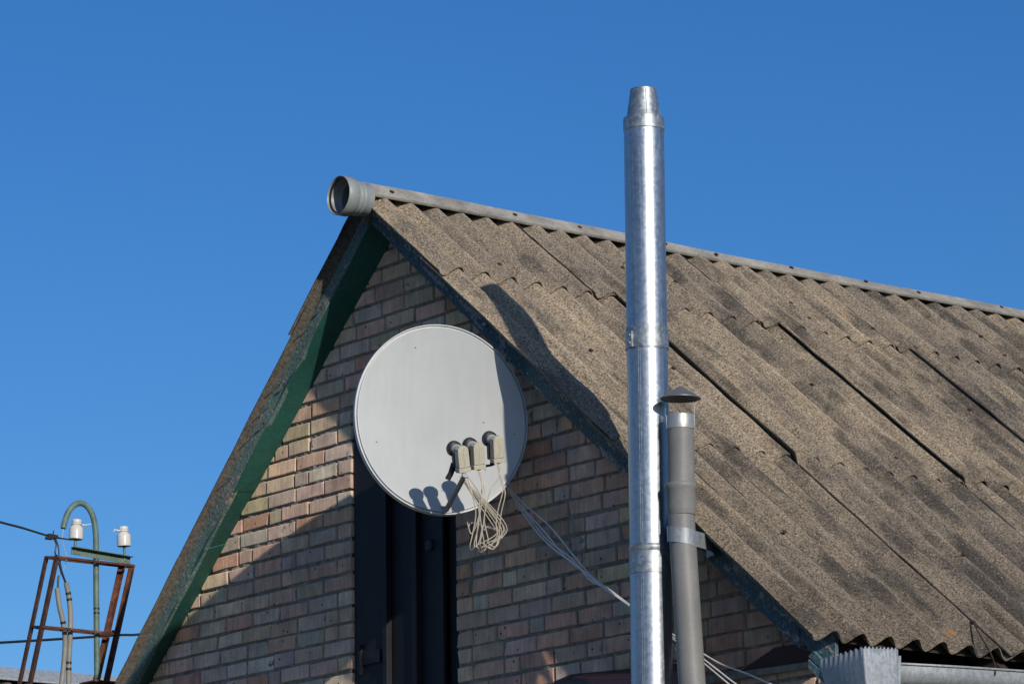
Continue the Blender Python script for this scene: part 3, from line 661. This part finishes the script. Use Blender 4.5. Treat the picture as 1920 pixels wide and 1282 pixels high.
for i, p in enumerate(prof):
    s_ = i / (len(prof) - 1); dz = -.045 * s_ + .012; hh = .032 if i < len(prof) - 3 else .030
    q0 = cc + Vector((p.x, p.y, dz)); nrm = (Vector((p.x, p.y, 0)).normalized() if i < len(pts) else Vector((1, -.1, 0)).normalized()) * .0022
    ra.append([q0 + Vector((0, 0, -hh)), q0 + Vector((0, 0, hh)), q0 + nrm + Vector((0, 0, hh)), q0 + nrm + Vector((0, 0, -hh))])
sp._rings(ra, True); strap = sp.build('pipe_strap', ZINCS, t, ang=30)
lug = MB(); lc = Vector((1.815, YB - .012, -.070)); lug.lathe([(0, 0), (.034, 0), (.034, .006), (0, .006)], lc, (.15, -1, 0), 28, False); lug.lathe([(0, .006), (.007, .006), (.006, .010), (0, .011)], lc, (.15, -1, 0), 10, False); lug.build('strap_lug', TEALR, strap)

# ------------------------------------------------------------------ satellite dish
DC = Vector((.53, -.488, .629)); DN = Vector((.918, -.391, .058)).normalized(); DR = Vector((-DN.y, DN.x, 0)).normalized(); DU = DN.cross(DR); DU = DU if DU.z > 0 else -DU
DW, DH, DD = .375, .4155, .075
t = thing('satellite_dish', 'big round white satellite dish fixed in front of the attic door', 'satellite dish', tuple(DC))
nr, na = 24, 96
def dpt(rho, a, off=0.0): return DC + DR * (DW * rho * math.cos(a)) + DU * (DH * rho * math.sin(a)) - DN * (DD * (1 - rho * rho) + off)
mb = MB(); A_ = [2 * PI * k / na for k in range(na)]
mb._rings([[dpt(.001 + .999 * (i / nr), a, 0) for a in A_] for i in range(nr + 1)], False)
mb._rings([[dpt(.001 + .999 * (i / nr), a, .0025) for a in A_] for i in range(nr + 1)][::-1], False)
mb.f.append(tuple(range(na))[::-1])
rf = mb.build('reflector', DISH, t, ang=60)
rim = MB(); sect = []
for k in range(na):
    a = A_[k]; e = (DR * (math.cos(a) / DW) + DU * (math.sin(a) / DH)).normalized(); c = dpt(1.0, a)
    sect.append([c + e * x + DN * y for (x, y) in ((-.001, .001), (.003, .0015), (.0045, -.010), (.0105, -.011), (.0115, .0005), (.0155, .001), (.017, -.006), (.0175, -.024), (.016, -.032), (.010, -.034), (.009, -.026), (-.001, -.004))])
m_ = len(sect[0]); b0 = 0
for s_ in sect: rim.v += [tuple(p) for p in s_]
for k in range(na):
    k2 = (k + 1) % na
    for i in range(m_):
        i2 = (i + 1) % m_; rim.f.append((k * m_ + i, k * m_ + i2, k2 * m_ + i2, k2 * m_ + i))
rim.build('rim', RIM, t, ang=40)
# bracket behind the bowl and the bar that carries it from the wall
bk = MB(); B0 = DC - DN * (DD + .03); bk.box(B0, (.055, .16, .20), Matrix((DN, DR, DU)).transposed()); bk.tube([B0 - DN * .02 + DU * -.1, B0 - DN * .05 + DU * -.02, Vector((.22, -.06, .55)), Vector((.22, .03, .55))], .024, 16); bk.box((.22, .0, .55), (.14, .012, .18)); bk.build('wall_bracket', ARM, t, bevel=.002)
armp0 = dpt(.985, -PI / 2 + .03) + DN * .004; armp1 = Vector((.931, -.669, .294))
mb = MB(); mb.tube([armp0, armp1], .0115, 18); mb.box(armp0 - DN * .004, (.012, .045, .03), Matrix((DN, DR, DU)).transposed()); mb.build('feed_arm', ARM, t, ang=40)
# three receivers
def receiver(P, skew, label):
    """P: top of the front face; the neck points at the bowl"""
    a = (Rv * -.46 + Uv * .13 + Fv * .87).normalized(); p = (-Uv + Rv * skew); p = (p - a * p.dot(a)).normalized(); s = a.cross(p)
    L = lambda sx, pp, aa: P + s * sx + p * pp + a * aa
    hw = .0255
    poly = [(-hw, .022), (-hw * .93, .008), (-hw * .5, -.003), (hw * .5, -.003), (hw * .93, .008), (hw, .022), (hw * 1.02, .090), (-hw * 1.02, .090)]
    b = MB(); b.prism([L(x, y, 0) for x, y in poly], a * .036); body = b.build('receiver', LNB, t, bevel=.002); body['label'] = label
    b = MB(); q = [(-hw * 1.1, .0915), (hw * 1.1, .0915), (hw * 1.1, .110), (-hw * 1.1, .110)]; b.prism([L(x, y, -.0015) for x, y in q], a * .040); b.build('connector_cover', LNB, body, bevel=.0015)
    b = MB(); b.hexa([L(-.0006, .006, -.0012), L(.0006, .006, -.0012), L(.0006, .084, -.0012), L(-.0006, .084, -.0012)], [L(-.0006, .006, .002), L(.0006, .006, .002), L(.0006, .084, .002), L(-.0006, .084, .002)]); b.build('seam_line', LNBG, body, smooth=False)
    b = MB(); o = L(0, .020, .030); b.lathe([(0, 0), (.0225, 0), (.0215, .012), (.020, .022), (.023, .027), (.023, .044), (0, .044)], o, a, 28, False); b.build('receiver_neck', LNBG, body)
    b = MB(); o = L(0, .020, .072); b.lathe([(0, 0), (.028, 0), (.033, .005), (.0345, .022), (.032, .028), (0, .030)], o, a, 32, False)
    b.box(L(0, .062, .068), (.040, .085, .024), Matrix((s, p, a)).transposed()); b.build('feed_horn', BLACKP, body, bevel=.002)
    return L(0, .111, .012), L(0, .112, .070)
P1 = Vector((.964, -.704, .404)); P2 = Vector((.991, -.639, .421)); P3 = Vector((1.023, -.557, .453))
e1, h1 = receiver(P1, .19, 'lowest ivory receiver at the left end of the feed holder'); e2, h2 = receiver(P2, .13, 'middle ivory receiver'); e3, h3 = receiver(P3, .13, 'highest ivory receiver at the right end of the feed holder')
hb = MB(); hb.tube([h1 - Rv * .030 + Uv * .004, h1, h2, h3 - Uv * .018, h3], .0055, 10, True, 4)
hb.tube([h1 - Rv * .045 - Uv * .040, h1 - Rv * .030 - Uv * .012, h1 - Rv * .018 + Uv * .030], .0125, 14)
for q in (h1, h2): hb.lathe([(0, -.007), (.012, -.007), (.012, .007), (0, .007)], q, DR, 12, False)
hb.tube([h3 - Uv * .02, h3 + Uv * .02], .010, 10); hb.tube([armp1 - (armp1 - armp0).normalized() * .02, h1.lerp(h2, .35)], .010, 12)
hb.build('feed_holder', BLACKP, t)

# cables hanging from the receivers
CB = {1: [[(.944, -.664, .318), (.941, -.638, .238), (.941, -.608, .16), (.927, -.598, .083), (.901, -.602, .01), (.904, -.594, -.003), (.918, -.586, .023), (.938, -.584, .083)],
          [(.948, -.659, .318), (.955, -.628, .26), (.955, -.603, .193), (.929, -.603, .105), (.902, -.617, .05), (.892, -.63, .099)],
          [(.939, -.67, .318), (.938, -.641, .238), (.93, -.614, .138), (.905, -.613, .05), (.888, -.615, -.0)]],
      2: [[(.984, -.621, .339), (.977, -.605, .27), (.958, -.6, .193), (.925, -.6, .083), (.906, -.595, .006), (.909, -.586, -.01)],
          [(.988, -.616, .339), (.98, -.596, .259), (.965, -.586, .182), (.946, -.581, .105), (.941, -.558, .027), (.935, -.56, .01)],
          [(.981, -.624, .339), (.972, -.607, .259), (.946, -.606, .171), (.933, -.586, .072), (.927, -.568, .005), (.916, -.577, -.008)]],
      3: [[(1.043, -.554, .36), (1.03, -.545, .291), (1.019, -.535, .229), (.991, -.541, .148), (.973, -.539, .082), (.968, -.525, .027), (.949, -.534, -.013), (.931, -.56, -.004), (.924, -.574, .012)],
          [(1.047, -.549, .359), (1.033, -.537, .28), (1.022, -.526, .214), (.997, -.528, .137), (.98, -.525, .071), (.967, -.521, .016), (.953, -.531, -.006), (.936, -.558, .01)],
          [(1.04, -.558, .36), (1.023, -.554, .291), (.987, -.576, .23), (.957, -.583, .149), (.936, -.582, .072), (.916, -.582, .006)]]}
which = {1: ('lowest', e1), 2: ('middle', e2), 3: ('highest', e3)}
for k_, paths in CB.items():
    for q_, pth in enumerate(paths):
        mb = MB(); pp = [Vector(p) for p in pth]; st0 = which[k_][1] + DR * (.006 * (q_ - 1)); sh0 = st0 - pp[0]
        pp = [p + sh0 * max(0, 1 - i / 2.0) for i, p in enumerate(pp)]
        # tuck the free end up and back towards the foot of the dish
        end = pp[-1]; pp += [end + Vector((-.03, .03, -.012)), end + Vector((-.06, .075, .015)), Vector((.70 + .02 * q_, -.36 + .02 * k_, .14)), Vector((.52, -.40, .40))]
        mb.tube(pp, .0025, 8, True, 8); o = mb.build('coaxial_cable', CABB)
        tag(o, 'thin beige cable hanging in a loop from the %s dish receiver' % which[k_][0], 'cable', 'cables hanging from the dish receivers')

# white cables from the dish across the wall and behind the flue
WC = [[(.6, -.2, .363), (.585, -.085, .289), (.788, -.1, .153), (.969, -.115, -.004), (1.111, -.13, -.118), (1.269, -.145, -.21), (1.376, -.16, -.271), (1.521, -.17, -.359), (1.605, -.17, -.403), (1.698, -.17, -.455), (1.803, -.17, -.513), (1.965, -.17, -.598), (2.125, -.17, -.658), (2.281, -.17, -.724), (2.436, -.17, -.80), (2.6, -.1, -1.0)],
      [(.6, -.2, .363), (.565, -.085, .284), (.751, -.1, .135), (.921, -.115, -.009), (1.075, -.13, -.102), (1.234, -.145, -.194), (1.366, -.16, -.268), (1.521, -.17, -.359), (1.605, -.17, -.408), (1.697, -.17, -.466), (1.802, -.17, -.528), (1.948, -.17, -.622), (2.074, -.17, -.702), (2.215, -.15, -.783), (2.35, -.05, -1.0)],
      [(.6, -.2, .363), (.546, -.085, .287), (.695, -.1, .144), (.841, -.115, .038), (1.022, -.13, -.064), (1.199, -.145, -.178), (1.356, -.16, -.264), (1.52, -.17, -.363), (1.604, -.17, -.414), (1.697, -.17, -.474), (1.802, -.17, -.541), (1.931, -.17, -.630), (2.052, -.17, -.712), (2.183, -.15, -.80), (2.3, -.05, -1.0)],
      [(.6, -.2, .363), (.603, -.085, .243), (.768, -.1, .097), (.95, -.115, -.013), (1.092, -.13, -.127), (1.216, -.145, -.185), (1.369, -.16, -.273), (1.5, -.165, -.345), (1.6, -.12, -.45), (1.66, -.05, -.7), (1.66, -.03, -1.2)]]
for w in WC:
    mb = MB(); mb.tube(w, .0036, 8, True, 8); o = mb.build('white_cable', CABW)
    tag(o, 'white cable slung from the dish rim down behind the steel flue', 'cable', 'white cables crossing the brick wall')

# ------------------------------------------------------------------ gutter with hopper
t = thing('rain_gutter', 'galvanised half round gutter with a saw toothed hopper below the roof edge', 'gutter', (2.775, 0, -.70))
gt = MB(); GR = .068; ra = []
for y in np.linspace(-.03, HD + .6, 24):
    zc = -.700 + .034 * (y + .03) * .9; c = Vector((2.776, y, zc)); w = .002 * math.sin(y * 4)
    sec_ = [c + Vector((math.cos(a) * GR, 0, math.sin(a) * GR + w)) for a in np.linspace(PI, 2 * PI, 15)]
    sec_ = sec_ + [sec_[-1] + Vector((.002, 0, .010)), sec_[-1] + Vector((.008, 0, .009)), sec_[-1] + Vector((.008, 0, .002))]
    ra.append(sec_)
gt.grid(ra); gt.build('gutter_trough', ZINCG, t, ang=40, solid=.0022)
hp = MB(); HX0, HX1, HY0, HY1, HZ = 2.605, 2.852, -.212, -.030, -.645
def saw(p0, p1, n, depth=.009):
    out = []
    for i in range(n):
        f0, f1, f2, f3 = i / n, (i + .30) / n, (i + .5) / n, (i + .8) / n
        for f, h in ((f0, -depth), (f1, 0), (f2, 0), (f3, -depth)): out.append(p0.lerp(p1, f) + Vector((0, 0, h)))
    return out
def hopper_face(p0, p1, n, tap0, tap1, bulge):
    top = saw(p0, p1, n) + [p1 + Vector((0, 0, -.009))]; rows_ = [top]
    for f in (.12, .35, .6, .8, 1.0):
        row = []
        for i, q in enumerate(top):
            s_ = i / (len(top) - 1); base = p0.lerp(p1, s_) + Vector((0, 0, -.009))
            row.append(base + Vector((0, 0, -.36 * f)) + tap0 * (f * f * (1 - s_)) + tap1 * (f * f * s_) + bulge * math.sin(PI * s_) * (1 - f * .4))
        rows_.append(row)
    hp.grid(rows_)
C1_, C2_, C3_, C4_ = Vector((HX0 - .078, HY0 + .062, HZ - .004)), Vector((HX1, HY0, HZ + .004)), Vector((HX1, HY1, HZ + .012)), Vector((HX0 - .03, HY1, HZ))
tp = .075
hopper_face(C1_, C2_, 9, Vector((tp, tp, 0)), Vector((-tp * .3, tp, 0)), Vector((.0, -.012, 0)))
hopper_face(C2_, C3_, 9, Vector((-tp * .3, tp, 0)), Vector((-tp * .3, -tp * .2, 0)), Vector((.006, 0, 0)))
hopper_face(C3_, C4_, 9, Vector((-tp * .3, -tp * .2, 0)), Vector((tp, -tp * .2, 0)), Vector((0, .006, 0)))
hopper_face(C4_, C1_, 9, Vector((tp, -tp * .2, 0)), Vector((tp, tp, 0)), Vector((-.006, 0, 0)))
hop = hp.build('gutter_hopper', ZINCG, t, ang=35, solid=.002)
fl = MB(); fl.hexa([(HX1 + .003, HY1 - .004, HZ - .02), (HX1 + .006, HY1 - .004, HZ - .02), (HX1 - .010, HY1 - .012, HZ - .36), (HX1 - .013, HY1 - .012, HZ - .36)], [(HX1 + .003, HY1 + .010, HZ - .02), (HX1 + .006, HY1 + .010, HZ - .02), (HX1 - .010, HY1 + .002, HZ - .36), (HX1 - .013, HY1 + .002, HZ - .36)]); fl.build('hopper_flange', ZINCG, hop, smooth=False)
dpipe = MB(); dpipe.tube([(2.75, -.11, HZ - .36), (2.75, -.11, -1.3), (2.62, -.10, -1.5), (2.62, -.10, GZ)], .05, 20); dpipe.build('downpipe', ZINCG, t)
gw_ = MB(); o__, d__, n__ = frame(1)
q1 = o__ + d__ * (UA + 3.63) + n__ * .006; gw_.tube([(q1.x, .722, q1.z), (q1.x + .03, .70, q1.z - .012), (2.62, .665, -.50), (2.71, .62, -.575), (2.80, .555, -.645), (2.846, .51, -.682), (2.85, .505, -.70)], .0032, 8, True, 5)
gw_.lathe([(0, 0), (.010, 0), (.010, .008), (0, .009)], (q1.x, .722, q1.z), n__, 10, False); gw_.build('gutter_wire', NAILD, t)


# ------------------------------------------------------------------ rusty mast frame, pole with insulators, wires
XM = -4.331
mast_before = set(COL.objects)
t = thing('mast_frame', 'leaning frame of rusty angle iron beside the green pole', 'frame', (XM, -.6, GZ))
def angle_bar(name, p0, p1, w, mat, parent, side=Vector((1, 0, 0)), flip=1):
    p0, p1 = Vector(p0), Vector(p1); ax = (p1 - p0).normalized(); a = (side - ax * side.dot(ax)).normalized(); b = ax.cross(a) * flip; th = .0045
    mb = MB(); prof = [(0, 0), (w, 0), (w, th), (th, th), (th, w), (0, w)]
    mb.prism([p0 + a * x + b * y for x, y in prof], p1 - p0); return mb.build(name, mat, parent, smooth=False)
L1t, L1b = Vector((XM, .405, .805)), Vector((XM, .244, .078)); R1t, R1b = Vector((XM, .918, .796)), Vector((XM, .754, .114))
ex = lambda tpt, bpt: tpt + (bpt - tpt) * ((GZ - .1 - tpt.z) / (bpt.z - tpt.z))
OFF = Vector((.09, .010, -.008))
for (tpt, bpt, mt, w, fl_) in ((L1t, L1b, RUSTD, .026, 1), (R1t, R1b, RUST, .030, -1), (L1t + OFF, L1b + OFF, RUSTD, .032, 1), (R1t + OFF, R1b + OFF, RUST, .026, -1)):
    angle_bar('leg', ex(tpt, bpt), tpt, w, mt, t, Vector((1, 0, 0)), fl_)
for f in (0.0, .545, 1.03):
    A1, B1 = L1t.lerp(L1b, f), R1t.lerp(R1b, f)
    for k_ in (0, 1):
        a_, b__ = A1 + OFF * k_, B1 + OFF * k_; b__.z = a_.z - .002; b__.y = R1t.lerp(R1b, f).y + OFF.y * k_
        angle_bar('crossbar', a_ + Vector((.004, 0, -.016)), b__ + Vector((.004, 0, -.016)), .015, RUST, t, Vector((0, 0, 1)), 1)
    for e in (A1, B1): angle_bar('tie_bar', e + Vector((.03, .004, -.015)), e + OFF + Vector((.0, .004, -.015)), .012, RUSTD, t, Vector((0, 0, 1)), 1)
mb = MB(); mb.box((XM + .05, .74, .115), (.16, .16, .008)); mb.build('base_plate', RUST, t, smooth=False)

PX = -4.281
t = thing('insulator_pole', 'green painted pole with a hooked top and two porcelain insulators', 'pole', (PX, .73, GZ))
mb = MB(); mb.tube([(PX, .735, GZ - .1), (PX, .733, -1.2), (PX, .731, -.5), (PX, .727, .053), (PX, .713, .652), (PX, .710, .833), (PX, .706, .954), (PX, .690, 1.04), (PX, .655, 1.098), (PX, .609, 1.118), (PX, .563, 1.102), (PX, .528, 1.062), (PX, .507, 1.013), (PX, .494, .964)], .0165, 20, True, 8); pole = mb.build('pole', GRPOLE, t)
for zz in (.53, .505): mb = MB(); mb.lathe([(.0165, -.005), (.0175, -.005), (.0175, .005), (.0165, .005)], (PX, .7165 - (zz - .53) * .02, zz), (0, 0, 1), 20, False); mb.build('tape_band', BLACKP, pole)
aa, ab = Vector((PX + .018, .535, .858)), Vector((PX + .018, .922, .838))
mb = MB(); ax = (ab - aa); pr = [(0, 0), (.040, 0), (.040, -.004), (.004, -.004), (.004, -.040), (0, -.040)]; mb.prism([aa + Vector((x, 0, z)) for x, z in pr], ax); arm_ = mb.build('crossarm', GRPOLE, t, smooth=False)
for (yy, zb, lean) in ((.562, .906, .055), (.880, .897, -.055)):
    axx = Vector((0, lean, 1)).normalized(); o = Vector((PX + .022, yy, zb))
    mb = MB(); mb.tube([o + axx * -.085, o + axx * .03], .0075, 12); mb.build('pin', GRPOLE, arm_)
    mb = MB(); mb.lathe([(0, .01), (.024, .008), (.036, -.002), (.0395, .0), (.0395, .058), (.037, .066), (.027, .076), (.0235, .081), (.0235, .087), (.0275, .092), (.0275, .106), (.024, .111), (0, .112)], o, axx, 32, False); ins = mb.build('insulator', PORC, t, ang=50)
    mb = MB(); s_ = 1 if lean > 0 else -1
    ringp = [o + axx * .084 + Vector((math.cos(a) * .0275, math.sin(a) * .0275, 0)) for a in np.linspace(0, 2 * PI, 17)]
    mb.tube(ringp, .0036, 6); mb.tube([o + axx * .084 + Vector((.0, .026 * s_, 0)), o + axx * .086 + Vector((.0, .06 * s_, .0)), o + axx * .092 + Vector((0, .095 * s_, .004))] if s_ > 0 else [o + axx * .084 + Vector((0, -.026, 0)), o + axx * .088 + Vector((0, -.06, 0)), o + axx * .075 + Vector((0, -.068, -.0))], [.0055, .0045, .002], 8)
    mb.build('tie_wire', CABW, ins)

def wire(name, pts, r, mat, label, cat, group=None, k_=8):
    mb = MB(); mb.tube(pts, r, 8, True, k_); return tag(mb.build(name, mat), label, cat, group)
mb = MB(); mb.tube([(PX - 1.5, -6.0, 2.3), (PX - .6, -2.4, 1.48), (PX - .1, -.5, 1.085), (PX, -.112, .995), (PX, .09, .959), (PX, .226, .941), (PX, .397, .912), (PX, .466, .907), (PX + .02, .535, .900)], [.0065] * 41 + [.006] * 16 + [.0045] * 8, 8, True, 8); cab = tag(mb.build('supply_cable', CABK), 'black supply cable coming in from the left to the first insulator', 'cable')
mb = MB(); mb.box((PX, .425, .912), (.028, .058, .020), Matrix.Rotation(-.08, 3, 'X')); mb.box((PX, .405, .899), (.03, .04, .014)); mb.tube([(PX, .428, .915), (PX, .432, .945)], .004, 8); mb.build('cable_clamp', BLACKP, cab, bevel=.002)
wire('drop_wire', [(PX, .432, .900), (PX, .450, .869), (PX, .443, .823), (PX + .02, .444, .793), (PX + .02, .469, .72), (PX, .511, .661), (PX, .520, .640)], .0042, CABK, 'black wire looping from the clamp into a taped conduit', 'wire', 'black drop wires')
wire('drop_wire', [(PX, .446, .900), (PX, .464, .855), (PX, .471, .796), (PX, .490, .722), (PX, .515, .661), (PX, .522, .640)], .0042, CABK, 'black wire looping from the clamp into a taped conduit', 'wire', 'black drop wires')
wire('thin_wire', [(PX, .497, .968), (PX, .490, .905), (PX, .501, .859), (PX, .516, .815), (PX, .510, .754), (PX, .476, .697), (PX, .468, .675)], .0016, CABB, 'thin pale wire dangling out of the hooked pole end', 'wire')
wire('wire_tail', [(PX, .470, .695), (PX, .466, .675), (PX, .465, .640), (PX, .464, .610)], .006, CABK, 'short black wire tail entering the shorter conduit', 'wire')
def conduit(pts, bands, label):
    mb = MB(); mb.tube(pts, .0145, 16, True, 8); c = mb.build('conduit', COND); tag(c, label, 'conduit', 'grey conduits inside the mast frame')
    sp_ = spline([Vector(p) for p in pts], 40)
    for zb in bands:
        i = min(range(1, len(sp_) - 1), key=lambda i: abs(sp_[i].z - zb)); mb = MB(); mb.lathe([(.0145, -.007), (.0156, -.007), (.0156, .007), (.0145, .007)], sp_[i], sp_[i + 1] - sp_[i - 1], 18, False); mb.build('tape_band', BLACKP, c)
conduit([(PX, .460, .623), (PX, .476, .526), (PX, .500, .439), (PX - .012, .523, .336), (PX - .016, .520, .217), (PX - .012, .503, .091), (PX - .01, .481, -.024), (PX, .47, -.25), (PX, .46, -.6), (PX, .46, -1.4), (PX, .46, GZ - .1)], (.435, .400), 'shorter grey conduit with its top bent to the left')
conduit([(PX, .518, .659), (PX, .540, .561), (PX, .549, .457), (PX, .547, .338), (PX, .542, .218), (PX, .541, .093), (PX, .539, -.02), (PX, .54, -.25), (PX, .54, -.6), (PX, .54, -1.4), (PX, .54, GZ - .1)], (.60, .565, .212, .178, .075, .040), 'taller grey conduit with black tape bands')
for o in COL.objects:                                 # the whole mast group stands this much nearer the house front
    if o not in mast_before and o.parent is None: o.scale = (.935,) * 3; o.location = Vector(o.location) * .935 + Vector((.842, -.642, -.173))
wire('overhead_wire', [(-6.0, -5.5, .90), (-8.5, -.2, .98), (-10.2, 3.0, 1.24), (-10.59, 3.76, 1.37), (-11.41, 5.27, 1.65), (-11.97, 6.21, 1.84), (-14.5, 11, 2.9)], .010, CABK, 'thin dark wire crossing low in the sky behind the frame', 'wire')

# ------------------------------------------------------------------ neighbour's house far left: only its ridge shows
t = thing('neighbour_house', 'low house behind the rusty frame with only its zinc ridge showing', 'house', (-9.2, 7.5, GZ))
NXR, NZR = -9.25, .945
mb = MB(); mb.prism([(NXR - 3, 1.2, GZ), (NXR + 3, 1.2, GZ), (NXR + 3, 1.2, -1.65), (NXR, 1.2, NZR - .2), (NXR - 3, 1.2, -1.65)], (0, 9.5, 0)); mb.build('wall', RENDER_, t, smooth=False)
for sg in (1, -1):
    mb = MB(); ra = []
    for uu in np.linspace(0.03, 4.25, 6):
        ra.append([(NXR + sg * uu * .756, y, NZR - .035 - uu * .655 + .02 * math.cos(2 * PI * y / .15)) for y in np.arange(.9, 11, .0125)])
    mb.grid(ra); mb.build('roof_slope', UNDER, t, solid=.006)
mb = MB(); mb.grid([[(NXR - .2, y, NZR - .13), (NXR - .03, y, NZR + .02), (NXR + .03, y, NZR + .02), (NXR + .13, y, NZR - .072), (NXR + .133, y, NZR - .085)] for y in np.linspace(.85, 11, 12)]); mb.build('ridge_cap', ZINCG, t, ang=30, solid=.003)
